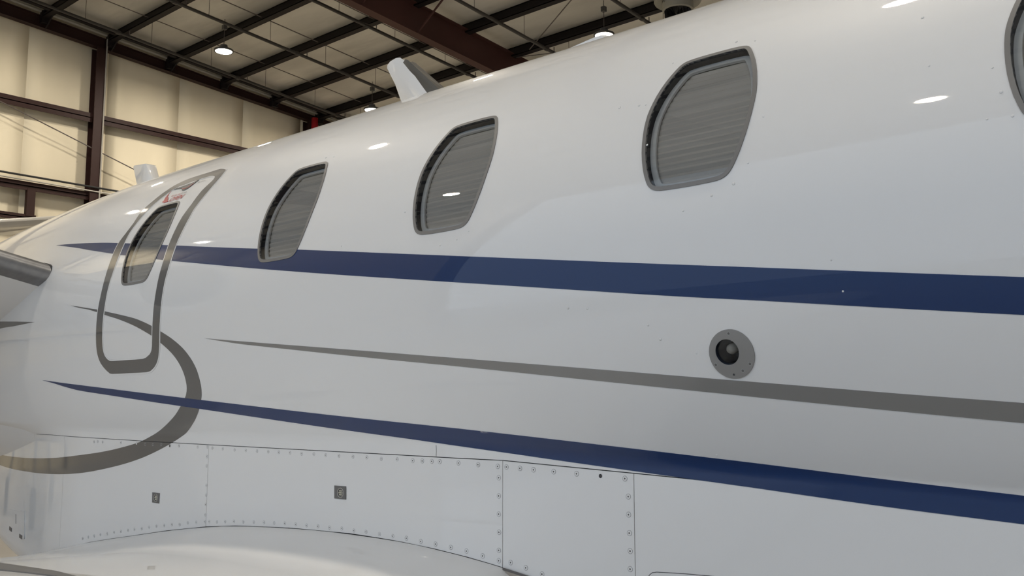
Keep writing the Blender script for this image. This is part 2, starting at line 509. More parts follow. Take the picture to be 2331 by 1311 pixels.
DATA = {
    'upper_top': [[-4.4752,0.4324],[-4.3594,0.4202],[-4.2529,0.4077],[-4.1024,0.3902],[-3.8879,0.3631],[-3.6965,0.3354],[-3.5344,0.3113],[-3.2659,0.2722],[-3.0143,0.2364],[-2.7809,0.2043],[-2.4956,0.1678],[-2.1679,0.1235],[-1.8553,0.0816],[-1.521,0.0372],[-1.1923,-0.0059],[-0.9053,-0.0427],[-0.6464,-0.076],[-0.4305,-0.1035]],
    'upper_bot': [[-4.3431,0.4069],[-4.1696,0.373],[-4.0614,0.3508],[-3.9173,0.323],[-3.7756,0.2967],[-3.6557,0.2751],[-3.3968,0.2316],[-3.234,0.206],[-2.9828,0.168],[-2.6505,0.119],[-2.2361,0.0618],[-1.8502,0.0113],[-1.521,-0.0313],[-1.1473,-0.0799],[-0.9106,-0.1085],[-0.6525,-0.1406],[-0.4366,-0.1665]],
    'mid_top': [[-2.987,-0.0887],[-2.8397,-0.1023],[-2.6524,-0.1189],[-2.395,-0.1413],[-2.1348,-0.1643],[-1.7661,-0.1973],[-1.3486,-0.2355],[-1.0145,-0.2668],[-0.9353,-0.2742],[-0.6748,-0.2989],[-0.4559,-0.3186]],
    'mid_bot': [[-2.8786,-0.1035],[-2.7549,-0.119],[-2.5098,-0.1445],[-2.2633,-0.1699],[-1.9984,-0.1966],[-1.7711,-0.2188],[-1.3547,-0.2623],[-1.021,-0.2976],[-0.9419,-0.3061],[-0.681,-0.3334],[-0.4614,-0.3555]],
    'low_top': [[-4.3396,-0.2112],[-4.1159,-0.2278],[-3.8484,-0.2471],[-3.436,-0.2779],[-3.0152,-0.3087],[-2.3758,-0.3553],[-1.83,-0.3916],[-1.4045,-0.4237],[-1.0623,-0.4514],[-0.9491,-0.4612],[-0.7127,-0.4824],[-0.4859,-0.5003]],
    'low_bot': [[-4.2829,-0.219],[-4.2275,-0.2264],[-4.1237,-0.243],[-3.9898,-0.2607],[-3.7374,-0.2827],[-3.4526,-0.3076],[-3.0343,-0.3429],[-2.3985,-0.3984],[-1.8505,-0.4431],[-1.4181,-0.4786],[-1.0702,-0.5059],[-0.9876,-0.5123],[-0.7167,-0.5347],[-0.4894,-0.5502]],
    'sw_out': [[-4.0506,0.0969],[-3.964,0.0859],[-3.8804,0.0742],[-3.7959,0.0627],[-3.729,0.0516],[-3.61,0.0319],[-3.4915,0.011],[-3.4155,-0.007],[-3.3454,-0.0276],[-3.2782,-0.0513],[-3.2007,-0.0816],[-3.1328,-0.1172],[-3.0866,-0.1552],[-3.0602,-0.1931],[-3.0519,-0.2307],[-3.0543,-0.2637],[-3.069,-0.2956],[-3.1081,-0.3389],[-3.166,-0.3828],[-3.2479,-0.4283],[-3.297,-0.449],[-3.3552,-0.4702],[-3.4475,-0.4997],[-3.5678,-0.5322],[-3.7057,-0.5611],[-3.8591,-0.5863],[-4.0281,-0.6094],[-4.174,-0.6243],[-4.3363,-0.6367],[-4.5119,-0.6473],[-4.6971,-0.6569],[-5.116,-0.6762],[-5.4332,-0.6896]],
    'sw_in': [[-3.9537,0.0793],[-3.8787,0.0685],[-3.7931,0.0518],[-3.7259,0.0372],[-3.5942,0.0099],[-3.4638,-0.0238],[-3.3458,-0.0635],[-3.2839,-0.0918],[-3.2333,-0.1185],[-3.1935,-0.1455],[-3.1632,-0.1779],[-3.1472,-0.2115],[-3.1454,-0.245],[-3.1555,-0.2707],[-3.1785,-0.295],[-3.2314,-0.3301],[-3.2932,-0.3649],[-3.3777,-0.4017],[-3.4738,-0.437],[-3.5806,-0.4692],[-3.6421,-0.4828],[-3.7409,-0.4995],[-3.8695,-0.5178],[-4.0286,-0.5354],[-4.3138,-0.5617],[-4.5804,-0.581],[-4.9076,-0.6008],[-5.2614,-0.6202],[-5.453,-0.6308]],
    'aft_tip': [[-4.3999,0.0475],[-4.6025,0.0618],[-4.7829,0.0736],[-4.7716,0.043],[-4.6577,0.0426]],
    'ex_out': [[-3.2741,0.6519],[-3.3338,0.673],[-3.3931,0.6736],[-3.4917,0.6717],[-3.5686,0.6676],[-3.6254,0.6527],[-3.6641,0.6292],[-3.6953,0.5921],[-3.716,0.5589],[-3.7381,0.5249],[-3.7472,0.4884],[-3.743,0.4385],[-3.7594,0.3878],[-3.778,0.3458],[-3.78,0.2956],[-3.779,0.2175],[-3.7786,0.1487],[-3.7819,0.0895],[-3.7859,0.0366],[-3.787,-0.0299],[-3.7869,-0.0812],[-3.7809,-0.1191],[-3.7621,-0.152],[-3.731,-0.1765],[-3.7039,-0.1911],[-3.6778,-0.1966],[-3.5419,-0.1964],[-3.4053,-0.1958],[-3.3644,-0.1872],[-3.3314,-0.1701],[-3.3077,-0.145],[-3.2921,-0.1013],[-3.2866,-0.0432],[-3.284,0.0139],[-3.2833,0.0703],[-3.281,0.1392],[-3.2743,0.2187],[-3.2736,0.2758],[-3.2699,0.3279],[-3.2662,0.3904],[-3.2678,0.4317],[-3.2572,0.4811],[-3.2485,0.5473],[-3.2496,0.6005],[-3.2634,0.6406]],
    'ex_in': [[-3.3105,0.6168],[-3.3455,0.6309],[-3.392,0.6335],[-3.439,0.6329],[-3.4886,0.6315],[-3.5372,0.6263],[-3.5971,0.6171],[-3.6272,0.5992],[-3.6546,0.5662],[-3.6768,0.5299],[-3.6953,0.4962],[-3.7116,0.4408],[-3.7251,0.3868],[-3.7229,0.3336],[-3.7212,0.2815],[-3.7237,0.205],[-3.7295,0.1356],[-3.7304,0.0752],[-3.7335,0.0281],[-3.7346,-0.0325],[-3.7349,-0.0833],[-3.7287,-0.1123],[-3.7125,-0.1318],[-3.6895,-0.1434],[-3.6648,-0.1466],[-3.544,-0.1462],[-3.4206,-0.1456],[-3.3823,-0.1363],[-3.3592,-0.1254],[-3.3446,-0.1017],[-3.3375,-0.0406],[-3.3351,0.0333],[-3.3326,0.0987],[-3.3315,0.1646],[-3.3278,0.2312],[-3.3296,0.29],[-3.3292,0.3525],[-3.3273,0.4062],[-3.3144,0.4645],[-3.3112,0.5343],[-3.2937,0.5822],[-3.2979,0.6036]],
    'handle': [[-3.6065,0.6043],[-3.5502,0.6199],[-3.4855,0.6236],[-3.4577,0.6281],[-3.4533,0.6395],[-3.4393,0.6306],[-3.4508,0.6058],[-3.4649,0.5833],[-3.4908,0.5745],[-3.5154,0.5811],[-3.5275,0.5941],[-3.571,0.6016]],
    'arrow': [[-3.6174,0.5984],[-3.6165,0.5776],[-3.614,0.5576],[-3.6036,0.5378],[-3.6096,0.5299],[-3.5831,0.5207],[-3.5529,0.5247],[-3.5688,0.5339],[-3.5854,0.553],[-3.5995,0.557],[-3.6152,0.58]],
    'open': [[-3.5308,0.5219],[-3.4417,0.5221],[-3.5569,0.5479],[-3.4511,0.5412]],
    'small1': [[-3.5635,0.5521],[-3.4925,0.5541]],
    'small1b': [[-3.4914,0.5547],[-3.4432,0.5564]],
    'small2': [[-3.4199,0.6047],[-3.366,0.6073]],
    'port_c': [-0.9883,-0.2131],
    'port_h': [-0.9971,-0.2085],
    'port_ext': [[-1.0427,-0.2106],[-0.9354,-0.2158],[-0.9847,-0.1634],[-0.9925,-0.2635]],
    'port_screws': [[-0.9879,-0.1702],[-1.028,-0.2341],[-0.9499,-0.2345],[-0.9685,-0.2482]],
    'port_dot': [-0.99,-0.256],
    'sock': [[[-2.3895,-0.5754],[-2.3336,-0.5749],[-2.3323,-0.6135],[-2.3882,-0.6138]],[[-3.4902,-0.6606],[-3.4358,-0.6607],[-3.4364,-0.6985],[-3.4885,-0.698]]],
    'sock_c': [[-2.3591,-0.5952],[-3.462,-0.6792]],
    'scr_c': [[-3.0835,-0.4836],[-3.0171,-0.4843],[-2.9427,-0.4857],[-2.8744,-0.4853],[-2.8079,-0.4859],[-2.7433,-0.4856],[-2.684,-0.4854],[-2.6226,-0.4851],[-2.5613,-0.4863],[-2.4976,-0.485],[-2.4376,-0.4862],[-2.3727,-0.4864],[-2.3054,-0.4864],[-2.2413,-0.486],[-2.1761,-0.4879],[-2.1073,-0.4864],[-2.0417,-0.488],[-2.0022,-0.4873],[-1.9639,-0.4869],[-1.9326,-0.4864],[-1.8613,-0.4877],[-1.7898,-0.4895],[-1.7208,-0.4916],[-1.7171,-0.5203],[-1.717,-0.5664],[-1.7169,-0.6123],[-1.7159,-0.6576],[-1.7167,-0.7031],[-1.7166,-0.7287],[-3.0865,-0.7373],[-3.0375,-0.7343],[-2.9862,-0.7294],[-2.9319,-0.7243],[-2.8755,-0.7216],[-2.8142,-0.7172],[-2.756,-0.7134],[-2.6983,-0.711],[-2.6406,-0.7076],[-2.5822,-0.7058],[-2.5258,-0.7045],[-2.4675,-0.7025],[-2.4107,-0.7018],[-2.3515,-0.6996],[-2.2945,-0.701],[-2.2389,-0.6997],[-2.1789,-0.7009],[-2.1206,-0.7016],[-2.0634,-0.7023],[-2.0045,-0.7056],[-1.9462,-0.7072],[-1.887,-0.7104],[-1.8299,-0.7149],[-1.7722,-0.7221]],
    'scr_d': [[-1.691,-0.4922],[-1.6455,-0.4939],[-1.6014,-0.4959],[-1.5372,-0.498],[-1.4669,-0.5004],[-1.3965,-0.5029],[-1.3274,-0.5061],[-1.3186,-0.5465],[-1.3186,-0.5874],[-1.3171,-0.6289],[-1.3156,-0.669],[-1.3163,-0.7094],[-1.6767,-0.7295],[-1.6269,-0.7375],[-1.5751,-0.7474]],
    'scr_b': [[-3.1177,-0.5145],[-3.1172,-0.5472],[-3.1142,-0.6144],[-3.1135,-0.6485],[-3.1147,-0.6805],[-3.1139,-0.7159],[-3.1148,-0.7395],[-4.0523,-0.8819],[-4.0014,-0.8712],[-3.949,-0.8617],[-3.8955,-0.8518],[-3.8383,-0.8432],[-3.7813,-0.8332],[-3.7252,-0.8248],[-3.6691,-0.8161],[-3.6173,-0.8077],[-3.5611,-0.8006],[-3.5042,-0.7905],[-3.4503,-0.7822],[-3.3935,-0.7747],[-3.3397,-0.768],[-3.285,-0.7631],[-3.2281,-0.7526],[-3.1721,-0.7467],[-3.9932,-0.4852],[-3.96,-0.4832],[-3.9164,-0.4837],[-3.7602,-0.4818],[-3.6308,-0.4815],[-3.5629,-0.4833],[-3.5019,-0.4826],[-3.4402,-0.481],[-3.3767,-0.4841],[-3.3122,-0.4823],[-3.182,-0.4824],[-3.1176,-0.4806]],
    'rivet': [[-0.9815,0.5243],[-1.0337,0.5423],[-1.1965,0.5249],[-1.2308,0.396],[-1.2503,0.3994],[-1.3101,0.4086],[-0.9354,0.1804],[-0.9651,0.1397],[-1.0155,0.1214],[-0.9116,0.2844],[-0.4697,0.2831],[-0.4539,0.2291],[-0.4353,0.1778],[-0.476,0.1808],[-1.1552,-0.1748],[-1.1823,-0.1426],[-1.0712,-0.2086],[-1.3988,-0.0907],[-1.3427,-0.0954],[-1.0783,-0.4414],[-0.7589,-0.0424],[-1.9981,0.2242],[-2.2597,0.1523],[-1.7293,0.1323],[-1.8315,0.1061],[-1.77,0.1146],[-0.7406,-0.103],[-2.6257,0.5012],[-2.5371,0.5283],[-2.4892,0.5207],[-0.5808,0.3186],[-0.6068,0.4506],[-1.198,0.2749],[-1.0836,0.0972]],
    'hatch': [[-5.2029,-0.8906],[-4.872,-0.8534],[-4.8488,-0.9838],[-5.1393,-0.9971]],
    'hatch_l': [[-5.1341,-0.9786],[-4.9109,-0.9806]],
    'hatch_s': [[-5.0374,-0.8898],[-5.025,-0.9357]],
    'plate': [[-1.6997,-0.7465],[-1.6144,-0.7581],[-1.6144,-0.7761],[-1.6996,-0.7856]],
    'groove': [[[-1.2678,-0.7216],[-1.2642,-0.7164],[-1.2572,-0.7113],[-1.2456,-0.7087],[-1.1724,-0.7049],[-1.0863,-0.7023]],[[-1.9464,-0.4422],[-1.9467,-0.4732]]],
    'seam': [[-5.4643,-0.5192],[-5.1741,-0.4927],[-4.9223,-0.478],[-4.4418,-0.4696],[-4.0527,-0.4693],[-3.5666,-0.4716],[-3.1236,-0.4729],[-2.419,-0.4738],[-1.9519,-0.4745],[-1.7045,-0.476],[-1.3061,-0.4929],[-1.0701,-0.5032]],
    'lower': [[-4.003,-0.8936],[-3.8138,-0.8623],[-3.6361,-0.8347],[-3.3729,-0.7926],[-3.1036,-0.7563],[-2.9112,-0.7376],[-2.6121,-0.7201],[-2.3055,-0.7112],[-2.11,-0.7137],[-1.9314,-0.7217],[-1.8172,-0.7315],[-1.7041,-0.7448]],
}

# ------------------------------------------------------------------ the aeroplane: shape of its skin
# A section is a circle (radius R0) above, a short concave fillet, then the flat side of the belly fairing; s is the length
# along the section (0 at the widest point, up is positive), X the station (tail-ward is negative).
CY, CZ, R0 = 2.6, .314, .85
LF = .032                                    # length of the concave fillet
ZB = -.69
RB = .14
CREASE = [(-9, -.42), (-1.9, -.42), (-1.19, -.4525), (-.9, -.463), (-.48, -.485), (.3, -.50), (9, -.50)]   # where the fillet begins
S_BOT = -1.55
_pc = {}


def lerp(tab, x):
    for (a, b), (c, d) in zip(tab, tab[1:]):
        if x <= c:
            return b + (d - b) * (x - a) / (c - a)
    return tab[-1][1]


def par(X):
    k = round(X, 4)
    if k not in _pc:
        s1 = lerp(CREASE, X)
        p = s1 / R0
        s2 = s1 - LF
        a = p / LF
        y1 = CY - R0 * math.cos(p)
        z1 = CZ + R0 * math.sin(p)
        y2 = y1 - (1 - math.cos(p)) / a
        z2 = z1 - math.sin(p) / a
        s3 = s2 - (z2 - ZB)
        _pc[k] = (s1, s2, s3, s3 - RB * math.pi / 2, p, a, y1, z1, y2, z2)
    return _pc[k]


def prof(X, s):
    s1, s2, s3, s4, ph, a, y1, z1, y2, z2 = par(X)
    if s >= s1:
        t = s / R0
        return CY - R0 * math.cos(t), CZ + R0 * math.sin(t)
    if s >= s2:
        p = a * (s - s2)
        return y1 - (math.cos(p) - math.cos(ph)) / a, z1 - (math.sin(ph) - math.sin(p)) / a
    if s >= s3:
        return y2, z2 - (s2 - s)
    if s >= s4:
        p = (s3 - s) / RB
        return y2 + RB * (1 - math.cos(p)), ZB - RB * math.sin(p)
    return y2 + RB + (s4 - s), ZB - RB


def kx(X):                                   # taper of the section towards tail and nose
    d = -3.9 - X
    if d > 0:
        r = .85 - .019 * d * d if d < 2.6 else .85 - .019 * 6.76 - .0988 * (d - 2.6)
        return max(r, .12) / R0
    d = X - 1.6
    if d > 0:
        return max(.15, (.85 - .05 * d * d) / R0)
    return 1.0


def gx(X):                                   # the fairing draws in towards the tail
    d = -4.1 - X
    return .10 * d * d / (d + .15) + .02 * d * d if d > 0 else 0.0


def sm(t):
    t = min(1.0, max(0.0, t))
    return t * t * (3 - 2 * t)


def surf(X, s, off=0.0):
    y, z = prof(X, s)
    k = kx(X)
    e = 1e-4
    y2, z2 = prof(X, s + e)
    ty, tz = y2 - y, z2 - z
    L = math.hypot(ty, tz)
    ny, nz = -tz / L, ty / L
    y = CY + (y - CY) * k
    z = CZ + (z - CZ) * k
    y += gx(X) * sm((par(X)[0] - s) / .09)
    return Vector((X, y + ny * off, z + nz * off + HZ))


def snorm(X, s):
    e = 2e-3
    a = surf(X + e, s) - surf(X - e, s)
    b = surf(X, s + e) - surf(X, s - e)
    n = b.cross(a)
    if n.y * math.cos(s / R0) > 0 and s < 1.2:
        n = -n
    n.normalize()
    c = Vector((0, CY, CZ + HZ)) - Vector((0, surf(X, s).y, surf(X, s).z))
    if n.dot(c) > 0:
        n = -n
    return n


def inside(pts, poly):
    x, y = pts[:, 0], pts[:, 1]
    res = np.zeros(len(pts), bool)
    n = len(poly)
    j = n - 1
    for i in range(n):
        xi, yi = poly[i]
        xj, yj = poly[j]
        if yi != yj:
            c = ((yi > y) != (yj > y)) & (x < (xj - xi) * (y - yi) / (yj - yi) + xi)
            res ^= c
        j = i
    return res


def near(pts, poly, d):
    res = np.zeros(len(pts), bool)
    n = len(poly)
    for i in range(n):
        a = np.array(poly[i])
        b = np.array(poly[(i + 1) % n])
        ab = b - a
        L = max((ab * ab).sum(), 1e-12)
        t = np.clip(((pts - a) @ ab) / L, 0, 1)
        q = a + t[:, None] * ab
        res |= ((pts - q) ** 2).sum(1) < d * d
    return res


def dense(poly, dx, ds, closed=True):
    out = []
    n = len(poly)
    for i in range(n if closed else n - 1):
        a, b = poly[i], poly[(i + 1) % n]
        k = max(1, math.ceil(abs(b[0] - a[0]) / dx), math.ceil(abs(b[1] - a[1]) / ds))
        for j in range(k):
            out.append((a[0] + (b[0] - a[0]) * j / k, a[1] + (b[1] - a[1]) * j / k))
    if not closed:
        out.append(tuple(poly[-1]))
    return out


def crom(pts, k=4):
    """smooth curve through points"""
    out = []
    n = len(pts)
    for i in range(n - 1):
        p0, p1, p2, p3 = pts[max(i - 1, 0)], pts[i], pts[i + 1], pts[min(i + 2, n - 1)]
        for j in range(k):
            t = j / k
            out.append(tuple(.5 * (2 * b + (c - a) * t + (2 * a - 5 * b + 4 * c - d) * t * t + (3 * b - a - 3 * c + d) * t ** 3)
                             for a, b, c, d in zip(p0, p1, p2, p3)))
    out.append(tuple(pts[-1]))
    return out


def cclosed(pts, k=3):
    n = len(pts)
    out = []
    for i in range(n):
        p0, p1, p2, p3 = pts[i - 1], pts[i], pts[(i + 1) % n], pts[(i + 2) % n]
        for j in range(k):
            t = j / k
            out.append(tuple(.5 * (2 * b + (c - a) * t + (2 * a - 5 * b + 4 * c - d) * t * t + (3 * b - a - 3 * c + d) * t ** 3)
                             for a, b, c, d in zip(p0, p1, p2, p3)))
    return out


def patch(name, outline, material, parent, off=.0008, holes=(), cut=(), dx=.08, ds=.03, skirt=.0015, keep=.4):
    """a piece of the curved skin bounded by outline (in X, s), lifted by off, with a small edge of depth skirt"""
    offf = off if callable(off) else (lambda X, s: off)
    loops = [dense(outline, dx, ds * .8)] + [dense(h, dx, ds * .8) for h in holes]
    V, E = [], []
    for lp in loops:
        b = len(V)
        V += lp
        E += [(b + i, b + (i + 1) % len(lp)) for i in range(len(lp))]
    for lp in cut:
        b = len(V)
        V += list(lp)
        E += [(b + i, b + (i + 1) % len(lp)) for i in range(len(lp))]
    o = np.array(loops[0])
    x0, s0 = o.min(0)
    x1, s1 = o.max(0)
    gx_ = np.linspace(x0, x1, max(2, int((x1 - x0) / dx) + 2))
    gs_ = np.linspace(s0, s1, max(2, int((s1 - s0) / ds) + 2))
    G = np.array([(a, b) for a in gx_[1:-1] for b in gs_[1:-1]])
    if len(G):
        ok = inside(G, loops[0]) & ~near(G, loops[0], ds * keep)
        for h in loops[1:] + list(cut):
            ok &= ~inside(G, h) & ~near(G, h, ds * keep)
        V += [tuple(p) for p in G[ok]]
    al = ds / dx                             # even spacing for the triangulation
    r = delaunay_2d_cdt([Vector((p[0] * al, p[1])) for p in V], E, [], 0, 1e-7)
    P = np.array([(v[0] / al, v[1]) for v in r[0]])
    T = [tuple(f) for f in r[2]]
    cen = np.array([P[list(t)].mean(0) for t in T])
    ok = inside(cen, loops[0])
    for h in loops[1:] + list(cut):
        ok &= ~inside(cen, h)
    verts = [surf(a, b, offf(a, b)) for a, b in P]
    norms = [snorm(a, b) for a, b in P]
    faces = []
    for t, k in zip(T, ok):
        if k:
            a, b, c = (verts[i] for i in t)
            n = (b - a).cross(c - a)
            faces.append(t if n.dot(norms[t[0]]) > 0 else t[::-1])
    if skirt:
        for lp in loops:
            n = len(lp)
            base = len(verts)
            for i, (a, b) in enumerate(lp):
                pa, pb = lp[i - 1], lp[(i + 1) % n]
                d3 = (surf(*pb) - surf(*pa)).normalized()
                nn = snorm(a, b)
                w_ = d3.cross(nn)
                verts.append(surf(a, b, offf(a, b)))
                verts.append(surf(a, b, offf(a, b) - skirt))
                norms += [w_, w_]
            gone = np.zeros(n, bool)
            for h in cut:
                gone |= inside(np.array(lp), h)
            for i in range(n):
                j = (i + 1) % n
                if gone[i] or gone[j]:
                    continue
                faces.append((base + 2 * i, base + 2 * i + 1, base + 2 * j + 1, base + 2 * j))
    used = sorted({i for f in faces for i in f})
    new = {o_: i for i, o_ in enumerate(used)}
    return mk(name, [verts[i] for i in used], [tuple(new[i] for i in f) for f in faces], material, parent, normals=[norms[i] for i in used])


def band(name, l0, o0, l1, o1, material, parent):
    """wall between two loops on the skin at different depths"""
    n = len(l0)
    vs = [surf(a, b, o0) for a, b in l0] + [surf(a, b, o1) for a, b in l1]
    return mk(name, vs, [(i, (i + 1) % n, n + (i + 1) % n, n + i) for i in range(n)], material, parent, smooth=True)


def inset(loop, d):
    n = len(loop)
    area = sum(loop[i][0] * loop[(i + 1) % n][1] - loop[(i + 1) % n][0] * loop[i][1] for i in range(n))
    sg = 1 if area > 0 else -1
    out = []
    for i in range(n):
        a, b = loop[i - 1], loop[(i + 1) % n]
        tx, ty = b[0] - a[0], b[1] - a[1]
        L = math.hypot(tx, ty) or 1
        out.append((loop[i][0] - ty / L * d * sg, loop[i][1] + tx / L * d * sg))
    return out


def circle(c, r, n=28):
    return [(c[0] + r * math.cos(2 * math.pi * i / n), c[1] + r * math.sin(2 * math.pi * i / n)) for i in range(n)]


def ribbon(pts, w):
    """thin strip polygon along a polyline"""
    l, r = [], []
    n = len(pts)
    for i in range(n):
        a, b = pts[max(i - 1, 0)], pts[min(i + 1, n - 1)]
        tx, ty = b[0] - a[0], b[1] - a[1]
        L = math.hypot(tx, ty)
        l.append((pts[i][0] - ty / L * w / 2, pts[i][1] + tx / L * w / 2))
        r.append((pts[i][0] + ty / L * w / 2, pts[i][1] - tx / L * w / 2))
    return l + r[::-1]


def frame_at(X, s, off=0.0):
    n = snorm(X, s)
    x = (surf(X + 1e-3, s) - surf(X - 1e-3, s)).normalized()
    y = n.cross(x)
    p = surf(X, s, off)
    return Matrix(((x.x, y.x, n.x, p.x), (x.y, y.y, n.y, p.y), (x.z, y.z, n.z, p.z), (0, 0, 0, 1)))


def interp(tab, x):
    tab = sorted(tab)
    if x <= tab[0][0]:
        a, b = tab[0], tab[1]
    elif x >= tab[-1][0]:
        a, b = tab[-2], tab[-1]
    else:
        i = max(j for j in range(len(tab) - 1) if tab[j][0] <= x)
        a, b = tab[i], tab[i + 1]
    return a[1] + (b[1] - a[1]) * (x - a[0]) / (b[0] - a[0])


SEAM = [tuple(p) for p in DATA['seam']] + [(-6.2, -.60), (-.45, -.526), (3.4, -.64)]
LOWER = [tuple(p) for p in DATA['lower']] + [(-4.45, -.99)]
GAP = .0011
TE = -4.45                                    # wing trailing edge at the root
XN = 3.3                                      # modelled as far forward as the nose taper

plane = empty('business_jet', (-2.0, CY, 0))
tag(plane, 'white business jet with navy and grey stripes filling the hangar view', 'airplane')

# windows, all one size, at five stations
WX = [(-3.5237, .3255), (-2.588, .3235), (-1.8378, .3255), (-1.077, .334), (-.3135, .338)]
WHALF = [(0, .1835), (.04, .183), (.071, .180), (.086, .173), (.097, .158), (.114, .122), (.127, .083), (.136, .040), (.1385, .010), (.137, -.03), (.131, -.078),
         (.120, -.124), (.107, -.157), (.098, -.170), (.087, -.1775), (.071, -.1815), (.04, -.183), (0, -.1835)]
WSHAPE = cclosed(WHALF + [(-a, b) for a, b in WHALF[-2:0:-1]], 2)
def wloop(i, d=0.0):
    cx, cs = WX[i]
    lp = [(cx + a, cs + b) for a, b in WSHAPE]
    return inset(lp, d) if d else lp


PORT_R = .0515
pc = tuple(DATA['port_c'])
ph = tuple(DATA['port_h'])

# fuselage skin
top = .85 * (math.pi + .50)
SILL = -.40
outline = [(XN, SILL), (-8.6, SILL), (-8.6, top), (XN, top)]
patch('fuselage_skin', outline, 'white', plane, off=0.0, holes=[wloop(i) for i in range(5)] + [circle(pc, PORT_R)], dx=.11, ds=.032, skirt=0)
xs_lo = [XN - (XN + 8.6) * i / 200 for i in range(201)]
vs, ns, fs = [], [], []
NR = 24
for x in xs_lo:
    lo = max(interp(SEAM, x) + GAP, -.62)
    for j in range(NR + 1):
        s_ = SILL + (lo - SILL) * j / NR
        vs.append(surf(x, s_))
        ns.append(snorm(x, s_))
    vs.append(surf(x, lo, -.005))
    ns.append(Vector((0, 0, -1)))
    vs.append(surf(x, lo))
    ns.append(Vector((0, 0, -1)))
W_ = NR + 3
for i in range(200):
    for j in range(NR):
        fs.append((i * W_ + j, (i + 1) * W_ + j, (i + 1) * W_ + j + 1, i * W_ + j + 1))
    fs.append((i * W_ + NR + 2, (i + 1) * W_ + NR + 2, (i + 1) * W_ + NR + 1, i * W_ + NR + 1))
mk('fuselage_sill', vs, fs, 'white', plane, normals=ns)
# underside of the round hull, closing the body below the fairing, and the tail and nose ends
vs, fs = [], []
nx, nt = 40, 40
for i in range(nx + 1):
    X = -8.6 + (XN + 8.6) * i / nx
    k = kx(X) * (R0 - .012)
    for j in range(nt + 1):
        t = math.radians(-25 - 130 * j / nt)
        vs.append((X, CY - k * math.cos(t), CZ + k * math.sin(t) + HZ))
for i in range(nx):
    for j in range(nt):
        a = i * (nt + 1) + j
        fs.append((a, a + 1, a + nt + 2, a + nt + 1))
mk('fuselage_underside', vs, fs, 'white', plane, smooth=True)
for X, h, nm in ((-8.6, -.25, 'tail_cap'), (XN, .9, 'nose_cap')):
    k = kx(X) * R0 * .999
    MB().lathe([(k * math.cos(t * math.pi / 16), h * math.sin(t * math.pi / 16)) for t in range(9)], (X, CY, CZ + HZ), (1, 0, 0), 48).build(nm, 'white', plane, smooth=True)

# belly fairing: dark backing, then panels with narrow joints
def bot(x):
    if TE < x <= -1.7035:
        return interp(LOWER, x)
    return S_BOT
core = [(x, interp(SEAM, x) + .012) for x in np.linspace(XN, -6.1, 50)] + [(-6.1, S_BOT), (XN, S_BOT)]
patch('fairing_backing', core, 'joint', plane, off=-.006, dx=.12, ds=.05, skirt=0)
fm = MB()
yb = surf(-2, S_BOT).y
fm.loft([[(X, surf(X, S_BOT + .01).y, surf(X, S_BOT + .01).z), (X, 2 * CY - surf(X, S_BOT + .01).y, surf(X, S_BOT + .01).z), (X, 2 * CY - surf(X, par(X)[2]).y, surf(X, par(X)[2]).z), (X, 2 * CY - surf(X, par(X)[1]).y, surf(X, par(X)[1]).z)] for X in np.linspace(-6.1, XN, 24)], closed=False)
fm.build('fairing_far_side', 'white', plane, smooth=True)
panels = []
BREAKS = [(-6.1, -4.302), (-4.300, -3.109), (-3.107, -1.705), (-1.703, -1.304), (-1.302, XN)]
for a, b in BREAKS:
    n = max(6, int((b - a) / .06))
    xs = [a + (b - a) * i / n for i in range(n + 1)]
    if a < TE < b:
        xs = sorted(xs + [TE, TE - .0005])
    ol = [(x, interp(SEAM, x) - GAP) for x in xs[::-1]]
    for x in xs:
        ol.append((x, (interp(LOWER, x) + .0012) if TE < x <= -1.7035 else S_BOT))
    panels.append(patch('fairing_panel', ol, 'white', plane, off=0.0, dx=.10, ds=.04, skirt=.005))
pn = panels

# painted stripes
def extend(l, x1):
    (xa, sa), (xb, sb) = l[-2], l[-1]
    return l + [(x1, sb + (sb - sa) / (xb - xa) * (x1 - xb))]
def edges(t, b):
    T = extend(crom([tuple(p) for p in DATA[t]], 4), 1.5)
    B = extend(crom([tuple(DATA[t][0])] + [tuple(p) for p in DATA[b]], 4), 1.5)
    return T + B[:0:-1]


XSM = list(np.linspace(-6.0, 1.6, 90))
below_seam = [(x, interp(SEAM, x) + GAP) for x in XSM] + [(1.6, -2), (-6, -2)]
above_seam = [(x, interp(SEAM, x) - GAP) for x in XSM] + [(1.6, 2), (-6, 2)]
patch('upper_stripe', edges('upper_top', 'upper_bot'), 'blue', plane, off=.0007, cut=[wloop(0), wloop(1)], dx=.09, ds=.02)['label'] = 'navy stripe running below the windows'
patch('middle_stripe', edges('mid_top', 'mid_bot'), 'silver', plane, off=.0007, dx=.09, ds=.02)['label'] = 'grey tapering stripe below the navy one'
patch('lower_stripe', edges('low_top', 'low_bot'), 'blue', plane, off=.0011, dx=.05, ds=.004)['label'] = 'navy tapering stripe along the belly'
sw = crom([tuple(p) for p in DATA['sw_out']], 4)
sw += [(-5.75, -.70)]
si = crom([tuple(DATA['sw_out'][0])] + [tuple(p) for p in DATA['sw_in']], 4)[1:]
si += [(-5.75, -.642)]
patch('swoosh_stripe', sw + si[::-1], 'grey', pn[1], off=.0006, cut=[above_seam], dx=.05, ds=.004)
patch('swoosh_stripe', sw + si[::-1], 'grey', plane, off=.0006, cut=[below_seam], dx=.05, ds=.004)['label'] = 'grey hooked stripe curling under the exit door'
at = [tuple(p) for p in DATA['aft_tip']]
patch('aft_stripe', [at[0], at[1], at[2], (-5.3, .105), (-5.3, .02), at[3], at[4]], 'grey', plane, off=.0006, dx=.05, ds=.02)

